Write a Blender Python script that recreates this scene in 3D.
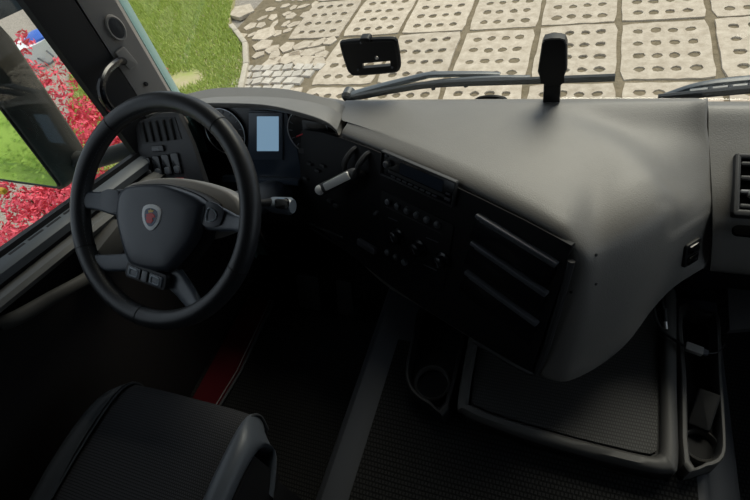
import bpy, bmesh, math, random
from mathutils import Vector as V, Matrix
random.seed(7)
sc = bpy.context.scene
COL = sc.collection
for o in list(bpy.data.objects): bpy.data.objects.remove(o)

# ------------------------------------------------------------------ camera
FPX = 485.0
YAW, PIT, ROLL = (math.radians(a) for a in (-31.54, 48.18, -18.22))
CAM = V((0, 0, 2.6))
_f = V((math.sin(YAW)*math.cos(PIT), math.cos(YAW)*math.cos(PIT), -math.sin(PIT)))
_r = V((math.cos(YAW), -math.sin(YAW), 0)); _u = _r.cross(_f)
CR = math.cos(ROLL)*_r + math.sin(ROLL)*_u
CU = -math.sin(ROLL)*_r + math.cos(ROLL)*_u
cd = bpy.data.cameras.new('camera'); co = bpy.data.objects.new('camera', cd); COL.objects.link(co)
cd.sensor_fit = 'HORIZONTAL'; cd.sensor_width = 36; cd.lens = 36*FPX/750; cd.clip_start = .02; cd.clip_end = 200
co.matrix_world = Matrix(((CR.x, CU.x, -_f.x, CAM.x), (CR.y, CU.y, -_f.y, CAM.y), (CR.z, CU.z, -_f.z, CAM.z), (0, 0, 0, 1)))
sc.camera = co

# ------------------------------------------------------------------ light
W = bpy.data.worlds.new('overcast_sky'); sc.world = W; W.use_nodes = True
bg = W.node_tree.nodes['Background']; bg.inputs[0].default_value = (.86, .95, 1.08, 1); bg.inputs[1].default_value = .84
sd = bpy.data.lights.new('sun', 'SUN'); so = bpy.data.objects.new('sun', sd); COL.objects.link(so)
sd.energy = 3.3; sd.angle = math.radians(34); sd.color = (1, .92, .77)
so.rotation_euler = (math.radians(-38), math.radians(14), 0)
vs = sc.view_settings
vs.view_transform = 'Standard'; vs.look = 'None'; vs.exposure = 0.06; vs.gamma = 1.0; vs.use_curve_mapping = False

# ------------------------------------------------------------------ helpers
def ray(x, y): return _f + CR*((x-375)/FPX) + CU*((250-y)/FPX)
def atZ(x, y, z): d = ray(x, y); return CAM + d*((z-CAM.z)/d.z)
def atY(x, y, v): d = ray(x, y); return CAM + d*((v-CAM.y)/d.y)
def atX(x, y, v): d = ray(x, y); return CAM + d*((v-CAM.x)/d.x)

class Fr:                                   # a flat frame: origin, right, up, normal
    def __init__(s, o, u, v):
        s.o = V(o); s.u = V(u).normalized(); s.n = s.u.cross(V(v)).normalized(); s.v = s.n.cross(s.u)
    def p(s, a, b, h=0): return s.o + s.u*a + s.v*b + s.n*h
    def px(s, x, y, h=0):
        d = ray(x, y); t = (s.o + s.n*h - CAM).dot(s.n)/d.dot(s.n); q = CAM + d*t - s.o
        return (q.dot(s.u), q.dot(s.v))
    def at(s, a, b, rot=0, h=0):
        c, k = math.cos(rot), math.sin(rot)
        return Fr(s.p(a, b, h), s.u*c + s.v*k, s.v*c - s.u*k)
FZ = lambda x, y, z: Fr((x, y, z), (1, 0, 0), (0, 1, 0))

def new_obj(name, me, mat, parent=None, ang=35):
    if isinstance(me, bmesh.types.BMesh):
        b = me; me = bpy.data.meshes.new(name); bmesh.ops.recalc_face_normals(b, faces=b.faces); b.to_mesh(me); b.free()
    if ang is not None:
        me.polygons.foreach_set('use_smooth', [True]*len(me.polygons)); me.set_sharp_from_angle(angle=math.radians(ang))
    if mat is not None and not me.materials: me.materials.append(mat)
    o = bpy.data.objects.new(name, me); COL.objects.link(o)
    if parent is not None: attach(o, parent)
    return o
def attach(o, parent):
    o.parent = parent
    m = Matrix.Identity(4); q = parent
    m = world_of(parent)
    o.matrix_parent_inverse = m.inverted()
def world_of(o):
    m = o.matrix_basis.copy()
    if o.parent: m = world_of(o.parent) @ o.matrix_parent_inverse @ m
    return m
def thing(name, label, cat, loc, group=None):
    o = bpy.data.objects.new(name, None); COL.objects.link(o); o.location = loc; o.empty_display_size = .05
    return tag(o, label, cat, group)
def tag(o, label, cat, group=None):
    o['label'] = label; o['category'] = cat
    if group: o['group'] = group
    return o
def struct(o, label=None, kind='structure'):
    o['kind'] = kind
    if label: o['label'] = label
    return o

def prism(fr, poly, depth, bev=0, bm=None, seg=2, h0=0):
    """polygon (a,b) list in frame, from h0 up to h0+depth along the normal, top edge rounded"""
    bm = bm or bmesh.new()
    lo = [bm.verts.new(fr.p(a, b, h0)) for a, b in poly]
    hi = [bm.verts.new(fr.p(a, b, h0+depth)) for a, b in poly]
    n = len(poly)
    bm.faces.new(list(reversed(lo))); top = bm.faces.new(hi)
    for i in range(n): bm.faces.new((lo[i], lo[(i+1) % n], hi[(i+1) % n], hi[i]))
    if bev > 0: bmesh.ops.bevel(bm, geom=list(top.edges), offset=bev, segments=seg, profile=.6, affect='EDGES', clamp_overlap=True)
    return bm
def rrect(w, h, r=.004, n=4, cx=0, cy=0):
    r = min(r, w*.49, h*.49); out = []
    for qx, qy, a0 in ((1, 1, 0), (-1, 1, 90), (-1, -1, 180), (1, -1, 270)):
        for i in range(n+1):
            a = math.radians(a0+90*i/n); out.append((cx+qx*(w/2-r)+r*math.cos(a), cy+qy*(h/2-r)+r*math.sin(a)))
    return out
def disc(r, n=20, cx=0, cy=0): return [(cx+r*math.cos(2*math.pi*i/n), cy+r*math.sin(2*math.pi*i/n)) for i in range(n)]
def smooth_poly(pts, k=4):
    n = len(pts); out = []
    for i in range(n):
        p0, p1, p2, p3 = (V(pts[(i+j-1) % n]) for j in range(4))
        for s in range(k):
            t = s/k; out.append(tuple(.5*((2*p1)+(p2-p0)*t+(2*p0-5*p1+4*p2-p3)*t*t+(3*p1-p0-3*p2+p3)*t**3)))
    return out
def box(lo, hi, bev=0, bm=None, seg=2):
    b2 = bmesh.new()
    (x0, y0, z0), (x1, y1, z1) = lo, hi
    vs_ = [b2.verts.new(c) for c in ((x0, y0, z0), (x1, y0, z0), (x1, y1, z0), (x0, y1, z0), (x0, y0, z1), (x1, y0, z1), (x1, y1, z1), (x0, y1, z1))]
    for q in ((0, 3, 2, 1), (4, 5, 6, 7), (0, 1, 5, 4), (1, 2, 6, 5), (2, 3, 7, 6), (3, 0, 4, 7)): b2.faces.new([vs_[i] for i in q])
    if bev: bmesh.ops.bevel(b2, geom=list(b2.edges), offset=bev, segments=seg, profile=.6, affect='EDGES')
    return b2 if bm is None else join(bm, b2)
def join(bm, b2):
    me = bpy.data.meshes.new('tmp'); b2.to_mesh(me); b2.free(); bm.from_mesh(me); bpy.data.meshes.remove(me); return bm
def catmull(pts, k=6):
    pts = [V(p) for p in pts]; out = []
    P = [2*pts[0]-pts[1]] + pts + [2*pts[-1]-pts[-2]]
    for i in range(1, len(P)-2):
        p0, p1, p2, p3 = P[i-1:i+3]
        for s in range(k):
            t = s/k; out.append(.5*((2*p1)+(p2-p0)*t+(2*p0-5*p1+4*p2-p3)*t*t+(3*p1-p0-3*p2+p3)*t**3))
    out.append(pts[-1]); return out
def tube(pts, rad, n=10, bm=None, closed=False, flat=1.0, up=None):
    """swept tube; rad number or list; flat squashes the section across `up`"""
    bm = bm or bmesh.new(); pts = [V(p) for p in pts]; m = len(pts)
    if not isinstance(rad, (list, tuple)): rad = [rad]*m
    rings = []; nrm = None
    for i, p in enumerate(pts):
        if closed: t = pts[(i+1) % m]-pts[i-1]
        else: t = pts[min(i+1, m-1)]-pts[max(i-1, 0)]
        t.normalize()
        if nrm is None:
            nrm = V(up) if up else (V((0, 0, 1)) if abs(t.z) < .9 else V((1, 0, 0)))
        nrm = (nrm - t*nrm.dot(t)).normalized(); bi = t.cross(nrm)
        rings.append([bm.verts.new(p + rad[i]*(math.cos(a)*nrm*flat+math.sin(a)*bi)) for a in (2*math.pi*j/n for j in range(n))])
    for i in range(m if closed else m-1):
        A, B = rings[i], rings[(i+1) % m]
        for j in range(n): bm.faces.new((A[j], A[(j+1) % n], B[(j+1) % n], B[j]))
    if not closed: bm.faces.new(list(reversed(rings[0]))); bm.faces.new(rings[-1])
    return bm
def loft(rows, ku=5, kv=5, thick=0, bm=None):
    """smooth surface through a grid of control points (rows of equal length)"""
    g = [catmull(r, ku) for r in rows]
    cols = [catmull([g[i][j] for i in range(len(g))], kv) for j in range(len(g[0]))]
    bm = bm or bmesh.new()
    vv = [[bm.verts.new(p) for p in c] for c in cols]
    fs = [bm.faces.new((vv[i][j], vv[i+1][j], vv[i+1][j+1], vv[i][j+1])) for i in range(len(vv)-1) for j in range(len(vv[0])-1)]
    if thick: 
        bmesh.ops.recalc_face_normals(bm, faces=fs); bmesh.ops.solidify(bm, geom=fs, thickness=thick)
    return bm
def lathe(fr, prof, n=20, bm=None):
    bm = bm or bmesh.new(); rings = []
    for r, h in prof:
        rings.append([bm.verts.new(fr.p(r*math.cos(2*math.pi*j/n), r*math.sin(2*math.pi*j/n), h)) for j in range(n)])
    for A, B in zip(rings, rings[1:]):
        for j in range(n): bm.faces.new((A[j], A[(j+1) % n], B[(j+1) % n], B[j]))
    bm.faces.new(list(reversed(rings[0]))); bm.faces.new(rings[-1]); return bm

# ------------------------------------------------------------------ materials
def mat(name, col, rough=.5, spec=.5, metal=0, noise=None, bump=None, island=None, emit=None, var=0, coat=0):
    """noise=(scale, colour2, contrast); bump=(scale, strength, distance)"""
    m = bpy.data.materials.new(name); m.use_nodes = True; nt = m.node_tree; b = nt.nodes['Principled BSDF']
    b.inputs['Base Color'].default_value = (*col, 1); b.inputs['Roughness'].default_value = rough
    b.inputs['Specular IOR Level'].default_value = spec; b.inputs['Metallic'].default_value = metal
    b.inputs['Coat Weight'].default_value = coat
    L = nt.links.new; tc = nt.nodes.new('ShaderNodeTexCoord'); src = tc.outputs['Object']
    out = None
    if noise:
        n = nt.nodes.new('ShaderNodeTexNoise'); n.inputs['Scale'].default_value = noise[0]; n.inputs['Detail'].default_value = 6; n.inputs['Roughness'].default_value = .65
        geo = nt.nodes.new('ShaderNodeNewGeometry'); L(geo.outputs['Position'], n.inputs['Vector'])
        r = nt.nodes.new('ShaderNodeValToRGB'); k = noise[2]
        r.color_ramp.elements[0].position = .5-k; r.color_ramp.elements[1].position = .5+k
        r.color_ramp.elements[0].color = (*noise[1], 1); r.color_ramp.elements[1].color = (*col, 1)
        L(n.outputs['Fac'], r.inputs['Fac']); out = r.outputs['Color']
    if island:
        geo = nt.nodes.new('ShaderNodeNewGeometry'); r = nt.nodes.new('ShaderNodeValToRGB')
        els = r.color_ramp.elements
        for i, c in enumerate(island):
            e = els[i] if i < 2 else els.new(.5)
            e.position = i/(len(island)-1)
        for e, c in zip(sorted(els, key=lambda e: e.position), island): e.color = (*c, 1)
        L(geo.outputs['Random Per Island'], r.inputs['Fac']); out = r.outputs['Color']
    if var:
        oi = nt.nodes.new('ShaderNodeObjectInfo'); mr = nt.nodes.new('ShaderNodeMapRange')
        mr.inputs['To Min'].default_value = 1-var; mr.inputs['To Max'].default_value = 1+var*.6
        L(oi.outputs['Random'], mr.inputs['Value'])
        mx = nt.nodes.new('ShaderNodeVectorMath'); mx.operation = 'SCALE'
        if out: L(out, mx.inputs[0])
        else: mx.inputs[0].default_value = col
        L(mr.outputs['Result'], mx.inputs['Scale']); out = mx.outputs[0]
    if out: L(out, b.inputs['Base Color'])
    if bump:
        n = nt.nodes.new('ShaderNodeTexNoise'); n.inputs['Scale'].default_value = bump[0]; n.inputs['Detail'].default_value = 3
        geo = nt.nodes.new('ShaderNodeNewGeometry'); L(geo.outputs['Position'], n.inputs['Vector'])
        bp = nt.nodes.new('ShaderNodeBump'); bp.inputs['Strength'].default_value = bump[1]; bp.inputs['Distance'].default_value = bump[2]
        L(n.outputs['Fac'], bp.inputs['Height']); L(bp.outputs['Normal'], b.inputs['Normal'])
    if emit: b.inputs['Emission Color'].default_value = (*emit[0], 1); b.inputs['Emission Strength'].default_value = emit[1]
    return m
def woven(name, col, col2, sx, sy, rough=.7, dist=.001, spec=.4):
    """staggered raised dashes"""
    m = mat(name, col, rough, spec); nt = m.node_tree; b = nt.nodes['Principled BSDF']; L = nt.links.new
    geo = nt.nodes.new('ShaderNodeNewGeometry'); mp = nt.nodes.new('ShaderNodeMapping')
    mp.inputs['Scale'].default_value = (sx, sy, sx); mp.inputs['Rotation'].default_value = (0, 0, 0); L(geo.outputs['Position'], mp.inputs['Vector'])
    br = nt.nodes.new('ShaderNodeTexBrick'); L(mp.outputs['Vector'], br.inputs['Vector'])
    br.inputs['Color1'].default_value = (*col2, 1); br.inputs['Color2'].default_value = (*col2, 1); br.inputs['Mortar'].default_value = (*col, 1)
    br.inputs['Scale'].default_value = 1; br.inputs['Mortar Size'].default_value = .12; br.inputs['Mortar Smooth'].default_value = .6
    br.inputs['Brick Width'].default_value = .5; br.inputs['Row Height'].default_value = .5
    L(br.outputs['Color'], b.inputs['Base Color'])
    bp = nt.nodes.new('ShaderNodeBump'); bp.inputs['Distance'].default_value = dist; bp.inputs['Strength'].default_value = .8; bp.invert = True
    L(br.outputs['Fac'], bp.inputs['Height']); L(bp.outputs['Normal'], b.inputs['Normal'])
    return m
def glassy(name, tint, gl=.06):
    m = bpy.data.materials.new(name); m.use_nodes = True; nt = m.node_tree; nt.nodes.clear(); L = nt.links.new
    o = nt.nodes.new('ShaderNodeOutputMaterial'); mx = nt.nodes.new('ShaderNodeMixShader'); t = nt.nodes.new('ShaderNodeBsdfTransparent'); g = nt.nodes.new('ShaderNodeBsdfGlossy')
    t.inputs[0].default_value = (*tint, 1); g.inputs['Roughness'].default_value = .02; g.inputs['Color'].default_value = (1, 1, 1, 1)
    mx.inputs[0].default_value = gl; L(t.outputs[0], mx.inputs[1]); L(g.outputs[0], mx.inputs[2]); L(mx.outputs[0], o.inputs[0]); return m

M = {}
M['dash'] = mat('grained_grey_dash_plastic', (.17, .162, .15), .47, .5, bump=(420, .35, .0015), noise=(9, (.145, .139, .13), .3))
M['dash_dark'] = mat('dark_grey_dash_plastic', (.035, .035, .037), .5, .4, bump=(420, .3, .0012))
M['black'] = mat('black_plastic', (.008, .008, .009), .5, .35)
M['black_gloss'] = mat('black_gloss_plastic', (.006, .006, .008), .22, .5)
M['fascia'] = mat('black_fascia_plastic', (.006, .006, .007), .55, .25)
M['button'] = mat('dark_grey_button', (.09, .095, .105), .4)
M['strip'] = mat('grey_metallic_strip', (.12, .125, .14), .42, .5, .3)
M['silver'] = mat('brushed_silver', (.62, .61, .6), .35, .5, .6)
M['chrome'] = mat('chrome', (.75, .76, .78), .15, .5, 1)
M['leather'] = mat('black_wheel_leather', (.016, .017, .02), .42, .5, bump=(260, .25, .001))
M['hub'] = mat('satin_hub_plastic', (.032, .037, .048), .38, .5, bump=(500, .15, .0006))
M['spoke'] = mat('blue_grey_spoke_plastic', (.06, .07, .086), .35, .5)
M['white'] = mat('off_white_paint', (.75, .76, .76), .4)
M['red'] = mat('emblem_red', (.6, .03, .04), .4)
M['gold'] = mat('emblem_gold', (.75, .5, .12), .4)
M['navy'] = mat('emblem_navy', (.07, .1, .17), .4)
M['pillar'] = mat('warm_grey_pillar_trim', (.23, .215, .2), .6, .3, bump=(500, .2, .0008))
M['pillar_dark'] = mat('black_door_frame', (.007, .007, .008), .6, .25)
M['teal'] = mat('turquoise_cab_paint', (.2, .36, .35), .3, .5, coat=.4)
M['door_cap'] = mat('slate_door_cap', (.1, .112, .125), .5, .4, bump=(400, .2, .0008))
M['door_ledge'] = mat('grey_door_ledge', (.12, .118, .112), .55, .4)
M['door_low'] = mat('black_door_lining', (.014, .012, .012), .7, .2, bump=(300, .3, .001))
M['armrest'] = mat('grey_armrest_vinyl', (.06, .058, .054), .6, .3)
M['tray'] = mat('dark_tray_plastic', (.085, .083, .081), .5, .4, bump=(500, .25, .0008))
M['mat_rubber'] = woven('ribbed_black_rubber', (.014, .014, .014), (.05, .05, .05), 95, 62, .5, .0015, .5)
M['carpet'] = woven('black_nubby_carpet', (.006, .006, .006), (.02, .02, .02), 60, 45, .9, .002, .15)
M['tunnel'] = mat('blue_black_tunnel_vinyl', (.035, .038, .045), .55, .35, bump=(300, .25, .001))
M['seat_cloth'] = woven('dark_mesh_seat_cloth', (.02, .02, .022), (.05, .05, .054), 110, 90, .85, .001, .2)
M['seat_leather'] = mat('slate_seat_leather', (.075, .085, .1), .42, .45, bump=(220, .3, .001))
M['seat_side'] = mat('charcoal_seat_vinyl', (.035, .038, .042), .55, .35, bump=(220, .3, .001))
M['stitch'] = mat('pale_stitching', (.2, .2, .2), .7)
M['mat_red'] = mat('dark_red_carpet', (.065, .005, .008), .9, .1, bump=(300, .6, .002))
M['lining'] = mat('charcoal_cab_lining', (.02, .019, .018), .85, .1)
M['roof'] = mat('grey_roof_lining', (.05, .049, .047), .9, .1)
M['screen'] = mat('lit_display', (.02, .03, .04), .2, emit=((.2, .33, .46), .75))
M['cluster'] = mat('blue_grey_cluster_face', (.028, .04, .06), .25, .5)
M['cluster_hi'] = mat('slate_cluster_bezel', (.045, .06, .085), .35, .5)
M['ring'] = mat('gauge_chrome_ring', (.5, .52, .55), .3, .5, .7)
M['usb'] = mat('grey_usb_moulding', (.26, .255, .245), .5)
M['cable'] = mat('black_cable', (.012, .012, .013), .5)
M['cowl'] = mat('grey_column_cowl', (.2, .19, .178), .45, .5, bump=(420, .25, .001))
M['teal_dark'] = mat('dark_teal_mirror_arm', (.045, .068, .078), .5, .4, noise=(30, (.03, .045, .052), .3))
M['stalk'] = mat('blue_grey_stalk', (.1, .12, .15), .3)
M['lever_top'] = mat('satin_silver_inlay', (.82, .81, .79), .35, .5, .2)
M['outline'] = mat('pale_key_outline', (.3, .34, .38), .4)
M['void'] = mat('matt_black_recess', (.002, .002, .002), 1, 0)
M['glass'] = glassy('clear_glass', (.96, .98, .97), .035)
M['mirror'] = mat('mirror_glass', (.82, .84, .84), .03, .5, 1)
M['mirror_house'] = mat('dark_mirror_housing', (.03, .032, .03), .55, .4, bump=(350, .3, .001))
M['rubber'] = mat('wiper_rubber', (.03, .035, .042), .4, .5)
M['wiper'] = mat('blue_grey_wiper_arm', (.055, .068, .082), .35, .5)
# exterior
M['slab'] = mat('worn_beige_concrete', (.62, .535, .43), .9, .2, noise=(11, (.4, .33, .25), .2), bump=(60, .5, .01), var=.1)
M['dirt'] = mat('joint_dirt', (.25, .2, .135), 1, .1, noise=(9, (.14, .115, .075), .2), bump=(50, .6, .02))
M['gravel'] = mat('beige_gravel', (.4, .36, .31), 1, .1, noise=(40, (.23, .2, .17), .2), bump=(60, .6, .02))
M['lawn'] = mat('lawn_soil', (.34, .38, .12), 1, .1, noise=(3, (.48, .4, .26), .15))
M['grass'] = mat('grass_blades', (.2, .33, .05), .7, .2, island=((.33, .43, .1), (.46, .53, .15), (.6, .58, .28), (.4, .5, .11)))
M['kerb'] = mat('pale_kerb_concrete', (.55, .49, .4), .9, .2, noise=(12, (.4, .35, .28), .2))
M['cobble'] = mat('pale_cobble', (.6, .55, .48), .85, .2, noise=(14, (.45, .4, .34), .2), var=.15)
M['redleaf'] = mat('red_leaves', (.6, .04, .06), .6, .2, island=((.62, .05, .09), (.78, .13, .17), (.85, .27, .28), (.72, .08, .12)))
M['twig'] = mat('brown_twigs', (.12, .08, .05), .9, .1)
M['shrub'] = mat('green_conifer_leaves', (.12, .24, .03), .7, .2, island=((.1, .2, .02), (.2, .34, .05), (.14, .27, .03), (.27, .4, .08)))
M['blue'] = mat('blue_plastic', (.03, .12, .5), .4)
M['yellow'] = mat('yellow_petal', (.8, .45, .03), .6)

# ------------------------------------------------------------------ outside ground
new = new_obj('ground', box((-30, -14, -.35), (20, 26, -.06)), M['gravel'], ang=None); struct(new, 'beige gravel ground around the truck')
bed = new_obj('paving_bed', box((-4.35, -3, -.2), (6.2, 12.4, -.012)), M['dirt'], ang=None); struct(bed, 'earth bed of the perforated slab paving')

SW, SD = .75, 1.0; X0, Y0 = -3.41, 5.07          # slab joint grid from the photo: corner of column 0, row 0
fx = [.2, .4, .6, .8]; fy = [.16, .39, .61, .84]
gx = [0, .3, .5, .7, 1]; gy = [0, .275, .5, .725, 1]
def slab_mesh(seed, broken=False):
    rnd = random.Random(seed); bm = bmesh.new(); w, d = SW-.036, SD-.04
    cache = {}
    def vert(x, y):
        k = (round(x, 4), round(y, 4))
        if k not in cache:
            jx = jy = 0; e = .014
            if x in (0, 1): jx = (rnd.uniform(0, e) if x == 0 else -rnd.uniform(0, e))
            if y in (0, 1): jy = (rnd.uniform(0, e) if y == 0 else -rnd.uniform(0, e))
            if x in (0, 1) and y in (0, 1): jx *= 2.5; jy *= 2.5
            cache[k] = bm.verts.new(((x-.5)*w+jx, (y-.5)*d+jy, rnd.uniform(-.002, .002)))
        return cache[k]
    for i in range(4):
        for j in range(4):
            x0, x1, y0, y1 = gx[i], gx[i+1], gy[j], gy[j+1]; xm, ym = (x0+x1)/2, (y0+y1)/2
            ring = [vert(x1, ym), vert(x1, y1), vert(xm, y1), vert(x0, y1), vert(x0, ym), vert(x0, y0), vert(xm, y0), vert(x1, y0)]
            cx, cy = (fx[i]-.5)*w+rnd.uniform(-.005, .005), (fy[j]-.5)*d+rnd.uniform(-.008, .008); r = rnd.uniform(.041, .051)
            A = [0, 45, 90, 135, 180, 225, 270, 315]
            rr = [r*rnd.uniform(.85, 1.15) for _ in A]
            top = [bm.verts.new((cx+q*math.cos(math.radians(a)), cy+q*math.sin(math.radians(a)), -.002)) for q, a in zip(rr, A)]
            low = [bm.verts.new((cx+q*.9*math.cos(math.radians(a)), cy+q*.9*math.sin(math.radians(a)), -.07)) for q, a in zip(rr, A)]
            for k in range(8):
                k2 = (k+1) % 8
                bm.faces.new((ring[k], ring[k2], top[k2], top[k])); bm.faces.new((top[k], top[k2], low[k2], low[k]))
    bd = [e for e in bm.edges if len(e.link_faces) == 1 and all(v.co.z > -.01 for v in e.verts)]
    ex = bmesh.ops.extrude_edge_only(bm, edges=bd)
    for v in ex['geom']:
        if isinstance(v, bmesh.types.BMVert): v.co.z = -.09; v.co.x *= 1.004; v.co.y *= 1.003
    me = bpy.data.meshes.new('paving_slab'); bmesh.ops.recalc_face_normals(bm, faces=bm.faces); bm.to_mesh(me); bm.free(); me.materials.append(M['slab']); return me
SL = [slab_mesh(s) for s in range(5)]
def put(name, me, parent, loc, rot=(0, 0, 0), scale=(1, 1, 1)):
    o = bpy.data.objects.new(name, me); COL.objects.link(o); o.location = loc; o.rotation_euler = rot; o.scale = scale
    if parent: attach(o, parent)
    return o
for i in range(0, 12):
    for j in range(-5, 5):
        if i == 0 and j == -1: continue
        if (i, j) == (-1, 0): continue
        put('paving_slab', random.choice(SL), bed, (X0+(i+.5)*SW+random.uniform(-.006, .006), Y0+(j+.5)*SD+random.uniform(-.008, .008), random.uniform(-.004, .008)),
            (random.uniform(-.006, .006), random.uniform(-.006, .006), random.choice((0, math.pi))+random.uniform(-.008, .008)))
def stone_mesh(seed, n=8, h=.05):
    rnd = random.Random(seed); bm = bmesh.new()
    poly = [(.5*q*math.cos(2*math.pi*k/n+.2), .5*q*math.sin(2*math.pi*k/n+.2)) for k, q in ((k, rnd.uniform(.85, 1.12)) for k in range(n))]
    prism(FZ(0, 0, 0), poly, h, .006 if n > 4 else .02, bm, 1); me = bpy.data.meshes.new('stone'); bmesh.ops.recalc_face_normals(bm, faces=bm.faces); bm.to_mesh(me); bm.free(); return me
FRAG = [stone_mesh(40+s, 5, .05) for s in range(4)]
for m_ in FRAG: m_.materials.append(M['slab'])
COB = [stone_mesh(60+s, 4, .05) for s in range(4)]
for m_ in COB: m_.materials.append(M['cobble'])
# broken slab left of column 0 in the row before the joint, and rubble further out
for x, y, sx, sy in ((272, 62, .3, .24), (289, 58, .34, .3), (305, 61, .3, .3), (318, 62, .26, .2), (262, 45, .3, .3), (272, 49, .22, .2), (287, 47, .3, .2), (303, 45, .34, .2), (318, 43, .3, .16), (330, 41, .2, .2), (275, 55, .3, .16), (312, 52, .4, .2), (265, 34, .4, .34), (241, 11, .5, .4), (258, 55, .2, .14), (296, 53, .22, .14), (322, 54, .2, .2)):
    p = atZ(x, y, 0); put('slab_fragment', random.choice(FRAG), bed, (p.x, p.y, -.045), (0, 0, random.uniform(0, 6)), (sx, sy, 1))
for r_ in range(5):
    for c_ in range(9):
        x = -3.62+c_*.135+(r_ % 2)*.06+random.uniform(-.015, .015); y = 4.46-r_*.14+random.uniform(-.015, .015)
        if x > -2.66-.04*r_: continue
        put('cobblestone', random.choice(COB), bed, (x, y, -.04), (0, 0, .6+random.uniform(-.25, .25)), (.16, .16, 1))
for r_ in range(7):
    for c_ in range(5):
        put('slab_fragment', random.choice(FRAG), bed, (-4.15+c_*.17+random.uniform(-.05, .05)+(.03*r_), 5.3+r_*.24+random.uniform(-.05, .05), -.048), (0, 0, random.uniform(0, 6)), (random.uniform(.1, .24), random.uniform(.1, .22), .9))
# kerb and lawn
kb = [atZ(x, y, 0) for x, y in ((236, 125), (241, 95), (247, 66), (246, 45), (237, 33), (232, 27))]
kerb = new_obj('kerb_strip', tube([(p.x-.6*0, p.y, -.03) for p in kb[:1]] + [(p.x, p.y, -.03) for p in kb[1:]], .05, 6), M['dirt']); struct(kerb, 'narrow concrete kerb beside the lawn')
kpts = [V((p.x, p.y, 0)) for p in kb]; acc = []
for A, B in zip(kpts, kpts[1:]):
    nseg = max(1, round((B-A).length/.5))
    for k in range(nseg): acc.append((A.lerp(B, k/nseg), A.lerp(B, (k+1)/nseg)))
KS = new_obj('x', box((-.5, -.05, -.1), (.5, .05, .045), .01), M['kerb']).data
bpy.data.objects.remove(bpy.data.objects['x'])
for A, B in acc:
    d = B-A; put('kerb_stone', KS, kerb, (A+B)/2, (0, 0, math.atan2(d.y, d.x)), (d.length*.98, .65, 1))
lawn_poly = [(p.x-.06, p.y) for p in kb] + [(-5.3, 7.2), (-6.6, 8.0), (-9.5, 8.5), (-7.0, 4.9), (-5.4, 3.2), (-4.6, 2.55), (-3.4, 2.7)]
lawn = new_obj('lawn', prism(FZ(0, 0, -.1), lawn_poly, .1), M['lawn'], ang=None); struct(lawn, 'short lawn soil beyond the kerb')
def inside(x, y, poly):
    c = False; j = len(poly)-1
    for i in range(len(poly)):
        (xi, yi), (xj, yj) = poly[i], poly[j]
        if (yi > y) != (yj > y) and x < (xj-xi)*(y-yi)/(yj-yi)+xi: c = not c
        j = i
    return c
verts, faces = [], []
rg = random.Random(3)
bald = atZ(182, 80, 0)
while len(faces) < 60000:
    x, y = rg.uniform(-9.5, -3.2), rg.uniform(2.5, 8.5)
    if not inside(x, y, lawn_poly): continue
    if (x-bald.x)**2/.12+(y-bald.y)**2/.05 < rg.uniform(.4, 1.3): continue
    a = rg.uniform(0, 6.283); h = rg.uniform(.03, .08); w = rg.uniform(.005, .009); lx, ly = rg.uniform(-.04, .04), rg.uniform(-.04, .04); k = len(verts)
    verts += [(x-w*math.cos(a), y-w*math.sin(a), 0), (x+w*math.cos(a), y+w*math.sin(a), 0), (x+lx, y+ly, h)]; faces.append((k, k+1, k+2))
me = bpy.data.meshes.new('grass'); me.from_pydata(verts, [], faces)
g = new_obj('grass', me, M['grass'], ang=None); struct(g, 'short green grass of the lawn beyond the kerb', 'stuff'); g['category'] = 'grass'

def leaf_cloud(clumps, count, size, seed, up=.3):
    rnd = random.Random(seed); vs_, fs = [], []; tot = sum(c[3]*c[4]*c[5] for c in clumps)
    for cx, cy, cz, rx, ry, rz in clumps:
        for _ in range(max(20, int(count*rx*ry*rz/tot))):
            while True:
                q = V((rnd.uniform(-1, 1), rnd.uniform(-1, 1), rnd.uniform(-1, 1)))
                if .55 < q.length < 1: break
            p = V((cx+q.x*rx, cy+q.y*ry, max(.02, cz+q.z*rz)))
            n = (q.normalized()+V((rnd.uniform(-1, 1), rnd.uniform(-1, 1), rnd.uniform(-1, 1)+up))*.7).normalized()
            t = n.orthogonal().normalized(); t.rotate(Matrix.Rotation(rnd.uniform(0, 6.28), 3, n)); b = n.cross(t); s = size*rnd.uniform(.6, 1.3); k = len(vs_)
            vs_ += [p-t*s, p+b*s*.4, p+t*s, p-b*s*.4]; fs.append((k, k+1, k+2, k+3))
    me = bpy.data.meshes.new('leaves'); me.from_pydata([tuple(v) for v in vs_], [], fs); return me
# red bush beyond the driver's door
bush = thing('red_bush', 'red leaved bush growing outside the driver door', 'bush', (-3.4, 1.6, -.06))
rb = random.Random(11); cl = []
for k in range(95):
    y = rb.uniform(.5, 2.55); x = -3.35+rb.uniform(-.5, .4); top = .62+.3*(y-.5)
    cl.append((x, y, rb.uniform(.3, top), rb.uniform(.1, .2), rb.uniform(.1, .2), rb.uniform(.05, .1)))
for x, y in ((22, 34), (21, 40), (30, 42), (12, 53), (27, 51), (22, 66), (36, 72), (52, 78), (66, 66), (58, 60), (30, 80), (46, 86), (62, 92), (72, 84), (76, 102), (84, 108), (54, 100), (66, 112), (88, 118), (74, 122)):
    p = atX(x, y, -3.35); k = 1 if y > 62 else .45; cl.append((p.x, p.y, p.z, .08*k, .09*k, .05*k))
fo = new_obj('foliage', leaf_cloud(cl, 26000, .02, 5), M['redleaf'], bush, ang=None); fo['kind'] = 'stuff'
for k in range(14):
    c = cl[(k*3) % len(cl)]
    new_obj('branch', tube(catmull([(-3.4+rb.uniform(-.1, .1), 1.6+rb.uniform(-.3, .3), -.06), (-3.4+(c[0]+3.4)*.5, 1.6+(c[1]-1.6)*.6, c[2]*.55), c[:3]], 4), [.014-.001*q for q in range(9)], 5), M['twig'], bush)
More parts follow.
